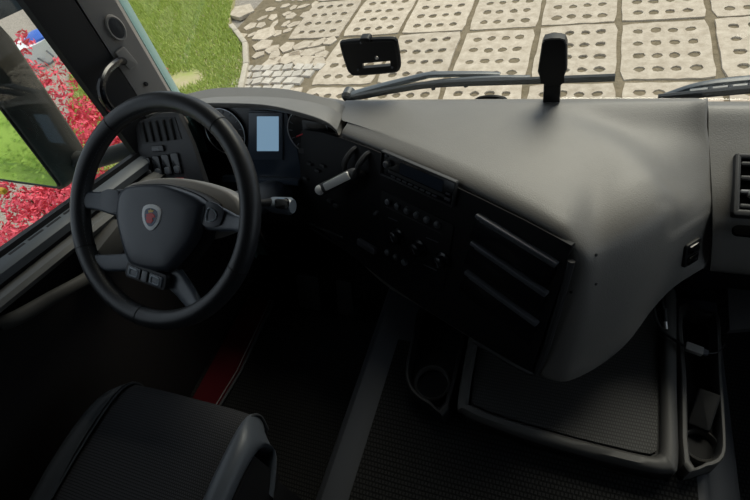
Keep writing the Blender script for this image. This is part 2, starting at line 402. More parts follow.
# clipped green mounds beside the truck, seen in the mirror
SHR = ((-4.75, -.95, .55, .85, 'domed green shrub planted closest to the red bush'), (-5.35, -1.95, .58, 1.0, 'rounded green shrub in the middle of the row beside the truck'), (-6.35, -2.75, .62, 1.1, 'green shrub between the middle shrub and the farthest shrub'),
       (-6.0, -.85, .6, .95, 'broad green shrub in the outer row nearest the lawn'), (-7.2, -1.7, .65, 1.2, 'tallest domed green shrub in the outer row'), (-4.2, -2.6, .5, .8, 'smallest green shrub at the rear beside the truck'), (-7.5, -3.35, .6, 1.1, 'green shrub farthest from the truck cab'))
for k, (x, y, r, h, lab) in enumerate(SHR):
    t = thing('green_shrub', lab, 'shrub', (x, y, -.06), 'rounded green shrubs')
    core = lathe(FZ(x, y, -.06), [(r*.93*math.cos(a), h*.95*math.sin(a)) for a in (q*math.pi/16 for q in range(8))], 16)
    new_obj('core', core, M['shrub'], t)
    f_ = new_obj('foliage', leaf_cloud([(x, y, .05, r*.96, r*.96, h)], 6000, .026, 30+k), M['shrub'], t, ang=None); f_['kind'] = 'stuff'
# white and blue tub on the gravel
p = atZ(47, 60, -.06)
tb = thing('plastic_tub', 'white plastic tub with a blue lid lying on gravel beyond the red bush', 'tub', (p.x, p.y, -.06))
fr = FZ(p.x, p.y, -.06)
new_obj('tub_body', lathe(fr, [(.2, 0), (.24, .03), (.3, .25), (.31, .33)], 22), M['white'], tb)
new_obj('lid', lathe(fr.at(.1, .05, 0, .33), [(.2, 0), (.2, .03), (.12, .08), (.02, .1)], 22), M['blue'], tb)
new_obj('handle', tube(catmull([fr.p(.29, -.1, .2), fr.p(.36, -.12, .1), fr.p(.3, -.2, .05), fr.p(.17, -.22, .15)], 4), .012, 6), M['strip'], tb)

# ------------------------------------------------------------------ cab shell
FL = 1.15; XL, XR = -1.18, 1.09; SLOPE = -.2
zs = lambda y: 1.951+SLOPE*(y-.368)
o = struct(new_obj('floor', box((-1.24, -1.05, FL-.06), (1.15, 1.1, FL)), M['carpet'], ang=None), 'black cab floor')
struct(new_obj('ceiling', box((-1.24, -1.05, 2.8), (1.15, .98, 2.86)), M['roof'], ang=None), 'grey roof lining of the cab')
struct(new_obj('overhead_baffle', box((-1.18, .5, 2.52), (1.09, 1.0, 2.8), .02), M['lining']), 'unseen dark overhead shelf added above the windscreen to narrow the light')  # unseen shelf, added so light enters more from the front
struct(new_obj('bulkhead', box((-1.17, 1.062, FL), (1.08, 1.075, 1.84)), M['black'], ang=None), 'black bulkhead added behind the dashboard to stop a light leak')  # added box that keeps sunlight from leaking in under the dash
struct(new_obj('wall_back', box((-1.24, -1.1, FL), (1.15, -1.05, 2.8)), M['lining'], ang=None), 'dark rear wall of the cab')
cw = new_obj('cowl', loft([[(x, 1.035, 1.87), (x, 1.07, 1.845), (x, 1.11, 1.77), (x, 1.13, 1.7)] for x in (-1.17, 0, 1.09)], 4, 3, .006), M['black']); struct(cw, 'black cowl strip added below the windscreen to close a light gap')  # added strip closing the light leak between dash and front panel
struct(new_obj('wall_front', box((-1.2, 1.13, .8), (1.12, 1.18, 1.76)), M['teal'], ang=None), 'turquoise front panel below the windscreen')
bm = box((-1.24, -1.05, FL), (-1.185, -.36, 2.8)); box((-1.24, -.36, 2.62), (-1.185, .98, 2.8), 0, bm); struct(new_obj('wall_left', bm, M['lining'], ang=None), 'dark cab side behind the driver door')
bm = box((1.095, -1.05, FL), (1.15, -.36, 2.8)); box((1.095, -.36, 2.62), (1.15, .98, 2.8), 0, bm); box((1.095, -.36, FL), (1.15, 1.1, 1.82), 0, bm); box((1.095, -.36, 1.82), (1.15, -.2, 2.62), 0, bm); box((1.06, .84, 1.9), (1.15, 1.0, 2.8), 0, bm)
struct(new_obj('wall_right', bm, M['lining'], ang=None), 'dark cab side with the passenger window')
# door 1: skin, lining, cap, ledge
def sweepY(prof, y0, y1, n=8, closed=False):
    bm = bmesh.new(); R = []
    for k in range(n+1):
        y = y0+(y1-y0)*k/n; R.append([bm.verts.new((x, y, zs(y)+dz)) for x, dz in prof])
    m = len(prof)
    for A, B in zip(R, R[1:]):
        for j in range(m if closed else m-1): bm.faces.new((A[j], A[(j+1) % m], B[(j+1) % m], B[j]))
    if closed: bm.faces.new(R[0]); bm.faces.new(list(reversed(R[-1])))
    return bm
d1 = new_obj('door_1', sweepY([(-1.24, -.02), (-1.19, -.005), (-1.19, -.85), (-1.24, -.85)], -.36, .99, 8, True), M['teal']); struct(d1, 'driver door with window sill, ledge and armrest')
new_obj('window_seal', sweepY([(-1.195, .004), (-1.172, .006), (-1.168, -.012), (-1.195, -.012)], -.36, .83, 8, True), M['pillar_dark'], d1)
new_obj('sill_cap', sweepY([(-1.172, -.01), (-1.166, -.004), (-1.142, -.01), (-1.134, -.018), (-1.14, -.04), (-1.172, -.045)], -.36, .86, 8, True), M['door_cap'], d1)
new_obj('door_lining', sweepY([(-1.189, -.04), (-1.15, -.044), (-1.142, -.16), (-1.13, -.45), (-1.14, -.8), (-1.189, -.84)], -.36, .95, 8, True), M['door_low'], d1)
new_obj('ledge', sweepY([(-1.152, -.055), (-1.112, -.042), (-1.097, -.044), (-1.089, -.054), (-1.097, -.068), (-1.152, -.078)], -.36, .8, 8, True), M['door_ledge'], d1)
# armrest pad
A_, B_ = atX(18, 317, -1.09), atX(86, 279, -1.09)
pts = catmull([A_+V((-.02, -.03, .01)), A_, A_.lerp(B_, .5), B_, B_+V((-.02, .03, -.01))], 5)
new_obj('armrest_pad', tube(pts, [.006]+[.017]*(len(pts)-2)+[.007], 12, flat=.75, up=(1, 0, .3)), M['armrest'], d1)
for k in range(4):
    a = .37+.052*k
    new_obj('vent_slot', sweepY([(-1.162, -.0045), (-1.156, -.006), (-1.156, -.0105), (-1.162, -.009)], a, a+.042, 1, True), M['black'], d1)
c = atX(113, 243, -1.07)
new_obj('handle_pod', box(c+V((-.06, -.05, -.035)), c+V((.012, .06, .03)), .014), M['armrest'], d1)
w2 = new_obj('window_2', prism(Fr((-1.2, 0, 0), (0, 1, 0), (0, 0, 1)), [(-.36, zs(-.36)-.01), (.83, zs(.83)-.01), (.83, 2.62), (-.36, 2.62)], .004), M['glass'], ang=None); struct(w2, 'side glass of the driver door')
w3 = new_obj('window_3', box((1.12, -.2, 1.82), (1.124, .84, 2.62)), M['glass'], ang=None); struct(w3, 'side glass of the passenger door')
# A pillar
def pillar(poly0, z0, z1, bev=0, shift=(0, 0)):
    bm = bmesh.new(); lo = [bm.verts.new((x, y, z0)) for x, y in poly0]; hi = [bm.verts.new((x+shift[0], y+shift[1], z1)) for x, y in poly0]; n = len(lo)
    bm.faces.new(list(reversed(lo))); bm.faces.new(hi)
    for i in range(n): bm.faces.new((lo[i], lo[(i+1) % n], hi[(i+1) % n], hi[i]))
    return bm
t1 = new_obj('trim_1', pillar([(-1.151, .912), (-1.142, .925), (-1.125, .955), (-1.112, .983), (-1.12, 1.0), (-1.18, 1.01), (-1.18, .93)], 1.84, 2.8, shift=(0, .02)), M['pillar'], ang=50); struct(t1, 'grey trim of the windscreen pillar')
t2 = new_obj('trim_2', pillar([(-1.2, .816), (-1.178, .816), (-1.153, .905), (-1.153, .916), (-1.2, .93)], 1.8, 2.8), M['pillar_dark'], ang=50); struct(t2, 'black door frame beside the pillar trim')
t3 = new_obj('trim_3', pillar([(-1.182, .93), (-1.182, 1.012), (-1.135, 1.01), (-1.135, 1.02), (-1.158, 1.058), (-1.24, 1.03), (-1.24, .9), (-1.21, .87), (-1.2, .93)], 1.0, 2.86, shift=(0, .02)), M['teal'], ang=50); struct(t3, 'turquoise painted outer corner post of the cab')
# tweeter, handle, screw on the pillar
gf = Fr(((-1.151-1.112)/2+.004, .947, 2.15), V((.039, .071, 0)), (0, 0, 1))
q = gf.px(116, 28)
gfs = gf.at(*q); gfs.u = gfs.u*.82; gfs.v = gfs.v*1.3
tw = thing('pillar_speaker', 'round grille speaker set in the grey windscreen pillar trim', 'speaker', gf.p(*q))
new_obj('bezel', lathe(gfs, [(.026, -.004), (.026, .004), (.023, .006), (.02, .004)], 24), M['pillar'], tw)
new_obj('grille', lathe(gfs, [(.02, 0), (.0198, .0045), (.01, .006), (.002, .0065)], 24), M['dash_dark'], tw)
a1, a2 = gf.p(*gf.px(121, 60)), atX(101, 112, -1.14)
gh = thing('grab_handle', 'black curved grab handle fixed to the windscreen pillar', 'handle', a2)
nn = gf.n
new_obj('grip', tube(catmull([gf.p(*gf.px(124, 61)), atX(117, 62, -1.115), atX(106, 72, -1.105), atX(101, 88, -1.1), atX(106, 103, -1.11), atX(117, 113, -1.135)], 6), .0105, 10), M['black_gloss'], gh)
qq = gf.px(126, 58); new_obj('mount', prism(gf.at(*qq, .15), rrect(.03, .055, .006), .012, .004, h0=-.002), M['pillar'], gh)
qq = gf.px(146, 84); sc_ = tag(new_obj('trim_screw', lathe(gf.at(*qq), [(.006, -.003), (.006, .002), (.003, .003)], 12), M['black']), 'black trim screw low on the grey windscreen pillar', 'screw')
# windscreen
def ws(x, z):
    k = (x+.03)/1.1
    return V((x, 1.075-.065*k*k-.05*(z-1.9), z))
rows = [[ws(-1.115+2.2*i/12, z) for i in range(13)] for z in (1.87, 2.1, 2.4, 2.82)]
w1 = new_obj('window_1', loft(rows, 2, 2, .004), M['glass']); struct(w1, 'windscreen glass')

# ------------------------------------------------------------------ dashboard
NF = V((-.397, -.839, .371)); FA = Fr((-.506, .862, 1.92), (.904, -.427, 0), (.159, .336, .928))
dash = thing('dashboard', 'grey grained truck dashboard with angled centre console', 'dashboard', (-.1, .9, FL))
def fa(u, v, h=0): return FA.p(u, v, h)
# centre shell: columns run front edge -> ridge -> lower edge
cols = []
uL = [-.015, .14, .28, .4, .5, .57]; frontX = [-.548, -.42, -.3, -.18, -.07, .0]
for u, x in zip(uL, frontX):
    v = {-.015: 0, .14: .002, .28: .002, .4: -.001, .5: -.008, .57: -.018}[u]
    bot = -.37 if u > .1 else -.32
    R_ = fa(u, v+.004)
    F0 = V((x, 1.0, 1.915)); F1 = V((x, .985, 1.926))
    cols.append([V((x, 1.05, 1.885)), F0, F1, F1.lerp(R_, .35)+V((0, 0, .004)), F1.lerp(R_, .72)+V((0, 0, .005)), R_+V((.01, .025, .004)), fa(u, v-.004, -.002), fa(u, v-.03, -.006), fa(u, v-.16, -.006), fa(u, v-.27, -.006), fa(u, bot, -.006), fa(u, bot-.012, -.05)])
def rc(x, ridge, low, mid):
    F0 = V((x, 1.0, 1.915)); F1 = V((x, .985, 1.926)); R_ = V(ridge); L_ = V(low)
    return [V((x, 1.05, 1.885)), F0, F1, F1.lerp(R_, .3)+V((0, 0, .004)), F1.lerp(R_, .62)+V((0, 0, .004)), F1.lerp(R_, .88)+V((0, 0, .002)), R_.lerp(L_, .06)+V(mid)*.6, R_.lerp(L_, .18)+V(mid), R_.lerp(L_, .45)+V(mid)*1.1, R_.lerp(L_, .75)+V(mid)*.6, L_, L_+V((-.02, .04, .012))]
b_ = lambda x, y, z: tuple(atZ(x, y, z))
def zb(c, k):
    for i, w in ((3, .7), (4, 1), (5, .6)): c[i] = c[i]+V((0, 0, k*w))
    return c
cols.append(rc(.03, fa(.612, -.03, -.004), b_(556, 381, 1.592), (.012, .004, 0)))
cols.append(rc(.05, (.066, .63, 1.885), b_(574, 379, 1.59), (.012, 0, .004)))
cols.append(zb(rc(.09, (.098, .662, 1.89), b_(602, 364, 1.59), (.012, -.008, .006)), .004))
cols.append(zb(rc(.135, (.14, .7, 1.893), b_(628, 342, 1.605), (.012, -.012, .008)), .0))
cols.append(zb(rc(.18, (.185, .742, 1.888), b_(651, 311, 1.625), (.01, -.012, .01)), -.006))
cols.append(zb(rc(.22, (.225, .775, 1.868), b_(674, 287, 1.655), (.006, -.008, .008)), -.008))
SEAM = [(706, 125, 1.905), (710, 142, 1.888), (713, 163, 1.867), (714.5, 183, 1.847), (714.5, 200, 1.825), (713, 220, 1.785), (709, 245, 1.73), (702, 269, 1.688)]
ep = [V((.249, 1.05, 1.885)), V((.249, 1.0, 1.915)), V((.249, .985, 1.926))] + [atZ(*q) for q in SEAM]
ep.append(ep[-1]+V((-.02, .05, .01))); cols.append(ep)
cols.append([p+V((.007, .012, -.014)) for p in ep])
bm = loft(cols, 4, 4)
npr = 4*(len(cols[0])-1)+1; bm.verts.ensure_lookup_table()
# loft stores verts line by line along the profile; relax the broad top so it carries no ripples
KU = 4*(len(cols)-1)+1
for it in range(14):
    new_co = {}
    G = [[bm.verts[j*KU+i] for i in range(KU)] for j in range(npr)] if KU*npr == len(bm.verts) else None
    for j in range(5, npr-6):
        for i in range(10, KU-6):
            if i < 21 and j > 20: continue
            w = 1.0 if i > 20 else (i-10)/11
            a = (G[j-1][i].co+G[j+1][i].co+G[j][i-1].co+G[j][i+1].co)/4
            new_co[G[j][i]] = G[j][i].co.lerp(a, .5*w)
    for v, c in new_co.items(): v.co = c
for it in range(70):
    new_co = {}
    for j in range(6, 18):
        for i in range(2, KU-6):
            a = (G[j-1][i].co+G[j+1][i].co+G[j][i-1].co+G[j][i+1].co)/4
            new_co[G[j][i]] = G[j][i].co.lerp(a, .5)
    for v, c in new_co.items(): v.co = c
# the top falls away towards the passenger beyond a soft crest line
CREST = [atZ(x, y, 1.915) for x, y in ((500, 108), (522, 113), (560, 122), (600, 138), (635, 158), (662, 182))]
for j in range(3, 30):
    for i in range(2, KU):
        v = G[j][i]; best = 9; side = -1
        for A, B in zip(CREST, CREST[1:]):
            ab = (B-A).to_2d(); ap = (v.co-A).to_2d(); t = max(0, min(1, ap.dot(ab)/ab.dot(ab))); dd = (ap-ab*t).length
            if dd < best: best = dd; side = ab.x*ap.y-ab.y*ap.x
        if side > 0:
            k = min(1, best/.07); k = k*k*(3-2*k); f = max(0, min(1, (.985-v.co.y)/.06)); v.co.z -= .02*k*f*max(0, min(1, (v.co.z-1.8)/.05))*max(0, min(1, (KU-1-i)/6))
for it in range(4):
    new_co = {}
    for j in range(6, 18):
        for i in range(18, KU-4):
            a = (G[j-1][i].co+G[j+1][i].co+G[j][i-1].co+G[j][i+1].co)/4
            new_co[G[j][i]] = G[j][i].co.lerp(a, .5)
    for v, c in new_co.items(): v.co = c
from mathutils.bvhtree import BVHTree
bm.normal_update()
SHELL = BVHTree.FromBMesh(bm)
def on_shell(x, y):
    d = ray(x, y).normalized(); h = SHELL.ray_cast(CAM, d); n = h[1]
    return h[0], (n if n.dot(d) < 0 else -n)
new_obj('centre_shell', bm, M['dash'], dash, ang=60)
for x, y in ((596, 255), (596, 284), (571, 292), (452, 189)):
    p, n = on_shell(x, y); new_obj('trim_rivet', lathe(Fr(p, n.orthogonal(), n.cross(n.orthogonal())), [(.0032, -.001), (.003, .0012), (.001, .002)], 8), M['black'], dash)
fasp = new_obj('console_fascia', prism(FA, smooth_poly([(-.2, -.06), (.0, -.014), (.3, -.012), (.565, -.026), (.592, -.05), (.596, -.2), (.594, -.33), (.575, -.352), (.3, -.36), (.1, -.345), (-.12, -.3), (-.2, -.22)], 3), .02, .006, h0=-.016), M['fascia'], dash)
new_obj('fascia_edge', tube(catmull([fa(.6, -.06, .0), fa(.606, -.2, -.003), fa(.606, -.33, -.005), fa(.585, -.362, -.005), fa(.45, -.37, -.005)], 4), .007, 8), M['dash_dark'], dash)
# storage slots with grey lips
for k, (v0, v1) in enumerate(((-.049, -.073), (-.114, -.143), (-.19, -.219))):
    ang = math.atan2(v1-v0, .18); f2 = FA.at(.49, (v0+v1)/2, ang, .004)
    dr = new_obj('storage_slot', prism(f2.at(0, -.034), rrect(.186, .052, .006), .004, .002), M['black_gloss'], dash)
    new_obj('lip', prism(f2, rrect(.184, .009, .003), .012, .003), M['strip'], dr)
    new_obj('lip_line', prism(f2.at(.005, -.009), rrect(.17, .0022, .001), .007, 0), M['strip'], dr)
# radio
rf = FA.at(.238, -.027, 0, .004)
rad = new_obj('radio', prism(rf, rrect(.206, .056, .004), .006, .002), M['black_gloss'], dash)
fr_ = bmesh.new()
for (a, b, c, d) in ((0, .028, .206, .004), (0, -.0275, .206, .0025), (-.1025, 0, .003, .056), (.1025, 0, .003, .056)): prism(rf, rrect(c, d, .001, 2, a, b), .011, .001, fr_, 1)
new_obj('radio_frame', fr_, M['dash_dark'], rad)
new_obj('volume_knob', lathe(rf.at(-.083, .004, 0, .006), [(.0085, 0), (.008, .01), (.006, .012)], 18), M['button'], rad)
new_obj('radio_display', prism(rf.at(.012, .006), rrect(.12, .026, .002), .0075, 0), M['cluster'], rad)
new_obj('cassette_flap', prism(rf.at(.0, -.013), rrect(.16, .007, .001), .009, .001), M['dash_dark'], rad)
new_obj('power_button', prism(rf.at(-.09, .02), rrect(.008, .004, .001), .009, .001), M['strip'], rad)
for k in range(8): new_obj('preset_button', prism(rf.at(-.065+k*.017, -.0215), rrect(.012, .004, .001), .009, .001), M['button'], rad)
new_obj('side_button', prism(rf.at(.088, -.004), rrect(.012, .004, .001), .009, .001), M['button'], rad)
new_obj('eject_button', prism(rf.at(.088, -.016), rrect(.014, .006, .001), .009, .001), M['button'], rad)
# button row, climate knobs, lower buttons
panel = new_obj('climate_panel', prism(FA.at(.243, -.19, 0, .004), rrect(.215, .185, .008), .003, .001), M['fascia'], dash)
for k in range(6): new_obj('round_button', lathe(FA.at(.163+.0292*k, -.118+.001*k, 0, .007), [(.0085, 0), (.008, .006), (.005, .008), (.001, .0085)], 16), M['button'], panel)
new_obj('button_rail', prism(FA.at(.24, -.132, .02, .007), rrect(.17, .0025, .001), .002), M['dash_dark'], panel)
for u, v in ((.2, -.196), (.268, -.196), (.337, -.196)):
    kn = new_obj('climate_knob', lathe(FA.at(u, v, 0, .007), [(.023, 0), (.022, .004), (.017, .006), (.016, .02), (.013, .022)], 22), M['black_gloss'], panel)
    new_obj('pointer', prism(FA.at(u, v, .6, .007), rrect(.003, .014, .001), .0228, .0005), M['button'], kn)
for k in range(3): new_obj('round_button', lathe(FA.at(.174+.028*k, -.256, 0, .007), [(.0085, 0), (.008, .006), (.005, .008), (.001, .0085)], 16), M['button'], panel)
for u, v, w_ in ((.18, -.158, .03), (.3, -.158, .035), (.305, -.232, .04)): new_obj('scale_mark', prism(FA.at(u, v, .1, .007), rrect(w_, .0022, .001), .0012), M['strip'], panel)
# left part of the console: lever gate, strip, drawer pull
for (x, y, r) in ((349, 161, .2), (362, 166, .35)):
    q = FA.px(x, y, .01); f2 = FA.at(*q, .1)
    new_obj('gate_fin', tube(catmull([f2.p(-.012, -.035, 0), f2.p(-.004, -.018, .022), f2.p(.004, .006, .026), f2.p(.014, .028, .012), f2.p(.02, .036, 0)], 4), .007, 8), M['dash_dark'], dash)
q1, q2 = FA.px(311, 223), FA.px(344, 237)
f2 = FA.at((q1[0]+q2[0])/2, (q1[1]+q2[1])/2, math.atan2(q2[1]-q1[1], q2[0]-q1[0]), .004)
new_obj('trim_strip', prism(f2, rrect(math.dist(q1, q2), .005, .002), .004, .001), M['dash_dark'], dash)
q = FA.px(369, 245)
new_obj('ashtray_lid', prism(FA.at(*q, -.02, .004), rrect(.065, .02, .004), .01, .003), M['strip'], dash)
q = FA.px(378, 212); new_obj('small_switch', prism(FA.at(*q, .9, .004), rrect(.016, .007, .002), .008, .002), M['button'], dash)
for x, y in ((312, 163), (325, 165), (308, 178), (320, 170), (332, 200), (338, 205)):
    q = FA.px(x, y); new_obj('small_switch', prism(FA.at(*q, 0, .004), rrect(.018, .008, .002), .008, .002), M['dash_dark'], dash)
# lower dash closing surfaces
lp = new_obj('knee_panel', loft([[(x, .91, 1.8), (x, .86, 1.73), (x, .84, 1.62), (x, .9, 1.5), (x, 1.05, 1.42)] for x in (-1.16, -.9, -.65, -.3)], 3, 3, .006), M['fascia'], dash)
new_obj('console_underside', loft([[fa(u, -.34, -.01), fa(u, -.35, -.06), V((fa(u, -.36).x*.9, .86, 1.5)), V((fa(u, -.36).x*.9, 1.08, 1.4))] for u in (-.15, .15, .4, .6)], 3, 3, .006), M['fascia'], dash)
# cluster hood
lipx = [(131, 131, 1.885), (141, 119, 1.925), (160, 112, 1.95), (185, 106, 1.963), (209, 103.5, 1.967), (262, 105, 1.967), (300, 113, 1.962), (326, 122, 1.948), (337, 131, 1.925)]
hoodc = []
frx = [(-1.118, .99, 1.87), (-1.1, 1.0, 1.905), (-1.06, 1.005, 1.92), (-.98, 1.005, 1.932), (-.9, 1.0, 1.938), (-.77, .995, 1.94), (-.66, .99, 1.938), (-.59, .99, 1.93), (-.54, .985, 1.92)]
for (x, y, z), F_ in zip(lipx, frx):
    Lp = atZ(x, y, z); F_ = V(F_); dirn = (F_-Lp)
    hoodc.append([F_+V((0, .055, -.05)), F_, F_.lerp(Lp, .5)+V((0, 0, .004)), F_.lerp(Lp, .9)+V((0, 0, .002)), Lp, Lp+V((0, .004, -.016)), Lp+V((0, .03, -.016)), Lp+V((0, .09, -.01))])
new_obj('cluster_hood', loft(hoodc, 4, 4), M['dash'], dash, ang=60)
# cluster
CN = V((0, -1, .36)).normalized()
CL = Fr((-.75, .9, 1.821), (1, 0, 0), (0, .36, 1))
clu = new_obj('instrument_cluster', prism(CL, [(-.25, -.09), (.19, -.09), (.205, .02), (.15, .13), (-.2, .14), (-.25, .1)], .01, 0, h0=-.012), M['black_gloss'], dash)
a = CL.px(243, 108); b = CL.px(300, 180)
pts = [CL.px(x, y) for x, y in ((250, 110), (287, 112), (298, 150), (302, 178), (246, 178), (248, 150))]
new_obj('cluster_face', prism(CL, pts, .003), M['cluster'], clu)
pts = [CL.px(x, y) for x, y in ((250, 112), (284, 112), (284, 159), (251, 159))]
new_obj('display_bezel', prism(CL, pts, .008, .002), M['cluster_hi'], clu)
pts = [CL.px(x, y, .009) for x, y in ((257, 116.5), (278.5, 116.5), (278.5, 151), (257, 151))]
new_obj('display', prism(CL, pts, .0095, .0), M['screen'], clu)
for (gx_, r_, a0, a1_) in ((226, .066, -70, 80), (309, .06, 100, 255)):
    q = CL.px(gx_, 131); fg = CL.at(*q, 0, .003)
    g_ = new_obj('gauge', lathe(fg, [(r_, 0), (r_-.002, .002), (.01, .003)], 32), M['black_gloss'], clu)
    new_obj('gauge_ring', tube([fg.p(r_*math.cos(t), r_*math.sin(t), .004) for t in (math.radians(i*10) for i in range(36))], .0015, 6, closed=True), M['ring'], g_)
    for k in range(12):
        t = math.radians(-40+k*24); new_obj('tick', prism(fg.at(.86*r_*math.cos(t), .86*r_*math.sin(t), t), rrect(.01, .0018, .0005), .0042), M['button'], g_)
    t = math.radians(200); new_obj('needle', prism(fg.at(.3*r_*math.cos(t), .3*r_*math.sin(t), t), rrect(.7*r_, .003, .001), .006), M['red'], g_)
pts = [CL.px(x, y) for x, y in ((226, 174), (301, 178), (302, 183), (226, 179))]
new_obj('cluster_ledge', prism(CL, pts, .022, .004), M['cluster_hi'], dash)
for k, (x, y, w_) in enumerate(((318, 132, .05),)):
    q = CL.px(x, y); new_obj('warning_panel', prism(CL.at(*q, -.12, 0), rrect(.085, .06, .006), .008, .003), M['black_gloss'], dash)
pts = [CL.px(x, y) for x, y in ((300, 147), (336, 151), (335, 156), (300, 152))]
new_obj('cluster_rail', prism(CL, pts, .01, .002), M['dash_dark'], dash)
# left vent and switch panel
SP = Fr((-1.07, .8, 1.827), (1, 0, 0), (0, .6, 1))
pts = [SP.px(x, y) for x, y in ((129, 136), (139, 121), (160, 113), (178, 112), (192, 143), (207, 186), (160, 200), (148, 176))]
swp = new_obj('switch_panel', prism(SP, pts, .014, .005, h0=-.014), M['dash_dark'], dash)
pts = [SP.px(x, y) for x, y in ((139, 123), (158, 117), (175, 117), (182, 139), (143, 144))]
vent = new_obj('air_vent', prism(SP, pts, .002, .0), M['black'], dash)
for k in range(5):
    x = 145+k*7; p0, p1 = SP.px(x-2, 122-k*.8), SP.px(x+3, 142-k*.6)
    m_ = ((p0[0]+p1[0])/2, (p0[1]+p1[1])/2); ang = math.atan2(p1[1]-p0[1], p1[0]-p0[0])
    new_obj('vane', prism(SP.at(*m_, ang, .002), rrect(math.dist(p0, p1), .004, .001), .006, .001), M['fascia'], vent)
q = SP.px(159, 148.5); ls = new_obj('light_switch', prism(SP.at(*q, .08), rrect(.045, .018, .004), .008, .003), M['black_gloss'], swp)
new_obj('switch_mark', prism(SP.at(q[0], q[1], .08), rrect(.012, .005, .001), .009), M['button'], ls)
for k in range(4):
    q = SP.px(149.5+k*9.3, 167.5-k*1.4); f2 = SP.at(*q, .07)
    s_ = new_obj('rocker_switch', prism(f2, rrect(.028, .06, .006), .008, .003), M['black_gloss'], swp)
    new_obj('rocker_cap', prism(f2.at(.002, -.016, 0, .006), rrect(.02, .022, .007), .006, .003), M['button'], s_)
q = SP.px(180, 180); new_obj('warning_button', prism(SP.at(*q, .05), rrect(.032, .014, .004), .01, .003), M['red'], swp)
# passenger side of the dash
pas = []
for x in (.256, .36, .48, .65, .9, 1.085):
    pas.append([V((x, y, z)) for y, z in ((1.06, 1.87), (1.0, 1.905), (.975, 1.91), (.93, 1.888), (.87, 1.86), (.81, 1.83), (.765, 1.787), (.745, 1.73), (.75, 1.672), (.85, 1.65))])
    if x < .29:
        pas[-1] = [p+V((.02*(1.9-p.z)/.1 if p.z < 1.9 else 0, 0, 0)) for p in pas[-1]]
new_obj('passenger_panel', loft(pas, 3, 5, .004), M['dash'], dash, ang=60)
PV = Fr((.36, .83, 1.842), (1, 0, 0), (0, 1, .47))
q0, q1 = PV.px(733.5, 155), PV.px(737, 217)
vw = .17; vh = abs(q0[1]-q1[1]); vc = (q0[0]+vw/2, (q0[1]+q1[1])/2)
vb = bmesh.new()
for (a, b, c, d) in ((0, vh/2-.005, vw, .01), (0, -vh/2+.006, vw, .012), (-vw/2+.005, 0, .01, vh), (vw/2-.005, 0, .01, vh)): prism(PV.at(*vc), rrect(c, d, .004, 3, a, b), .018, .004, vb, 2, -.006)
pv = new_obj('passenger_vent', vb, M['dash_dark'], dash)
new_obj('vent_throat', prism(PV.at(*vc), rrect(vw-.012, vh-.012, .004), .006, h0=-.003), M['void'], pv)
for k in range(4): new_obj('vane', prism(PV.at(vc[0], vc[1]-vh*.34+vh*.225*k), rrect(vw-.02, .008, .003), .01, .003, h0=0), M['strip' if k == 1 else 'dash_dark'], pv)
new_obj('vane_tab', prism(PV.at(vc[0]-.045, vc[1]-vh*.14), rrect(.035, .014, .004), .016, .004), M['silver'], pv)
q = PV.px(742, 231); new_obj('badge_slot', prism(PV.at(q[0]+.03, q[1]), rrect(.09, .02, .008), .01, .002, h0=-.004), M['void'], dash)
new_obj('glove_panel', loft([[(x, .84, 1.66), (x, .82, 1.56), (x, .88, 1.4), (x, 1.02, 1.2)] for x in (.3, .6, 1.08)], 3, 3, .006), M['fascia'], dash)
new_obj('kick_wedge', prism(Fr((.4, .78, 1.5), (1, 0, 0), (0, 1, .2)), [(-.02, -.06), (.2, .0), (.2, .06), (-.02, .06)], .02, .006), M['dash_dark'], dash)
# small switch on the right flank of the console
c0_, c1_ = V((.262, .85, 1.888)), atZ(701, 271, 1.615)
_p, _n = on_shell(690, 252)
SF = Fr(_p, V((0, 0, 1)).cross(_n), (0, 0, 1)) if True else None
SF = Fr(_p, V((0, 0, 1)).cross(_n), _n.cross(V((0, 0, 1)).cross(_n)))
sw = new_obj('side_switch_pair', prism(SF, rrect(.04, .06, .006), .008, .003, h0=-.002), M['black'], dash)
for b in (.014, -.014): new_obj('rocker_cap', prism(SF.at(0, b), rrect(.028, .022, .004), .01, .003), M['black_gloss'], sw)

# parking brake lever, ignition stalk, column
qa = FA.px(352, 174, .035); qb = FA.px(322, 189, .05)
pbase = FA.p(*qa, .035); ptip = FA.p(*qb, .05)
lev = thing('parking_brake_lever', 'silver topped parking brake lever on the centre console', 'lever', FA.p(*qa, 0))
new_obj('lever_stalk', tube([FA.p(qa[0]+.01, qa[1]-.01, 0), FA.p(qa[0]+.006, qa[1]-.004, .02), pbase], .011, 10), M['black'], lev)
up_ = FA.n
new_obj('handle', tube(catmull([pbase+V((.012, -.003, .003)), pbase, pbase.lerp(ptip, .5), ptip, ptip+(ptip-pbase)*.18-up_*.004], 5), [.006]+[.0135]*12+[.0145]*5+[.012, .009, .006], 12, flat=.8, up=up_), M['dash_dark'], lev)
fl = Fr(pbase.lerp(ptip, .4)+up_*.0085, ptip-pbase, up_.cross(ptip-pbase))
new_obj('silver_inlay', prism(fl, rrect((ptip-pbase).length*.8, .02, .004), .005, .002), M['lever_top'], lev)
new_obj('release_button', lathe(Fr(ptip+up_*.006, (1, 0, 0), up_.cross(V((1, 0, 0)))), [(.013, 0), (.0125, .006), (.007, .009)], 14), M['lever_top'], lev)

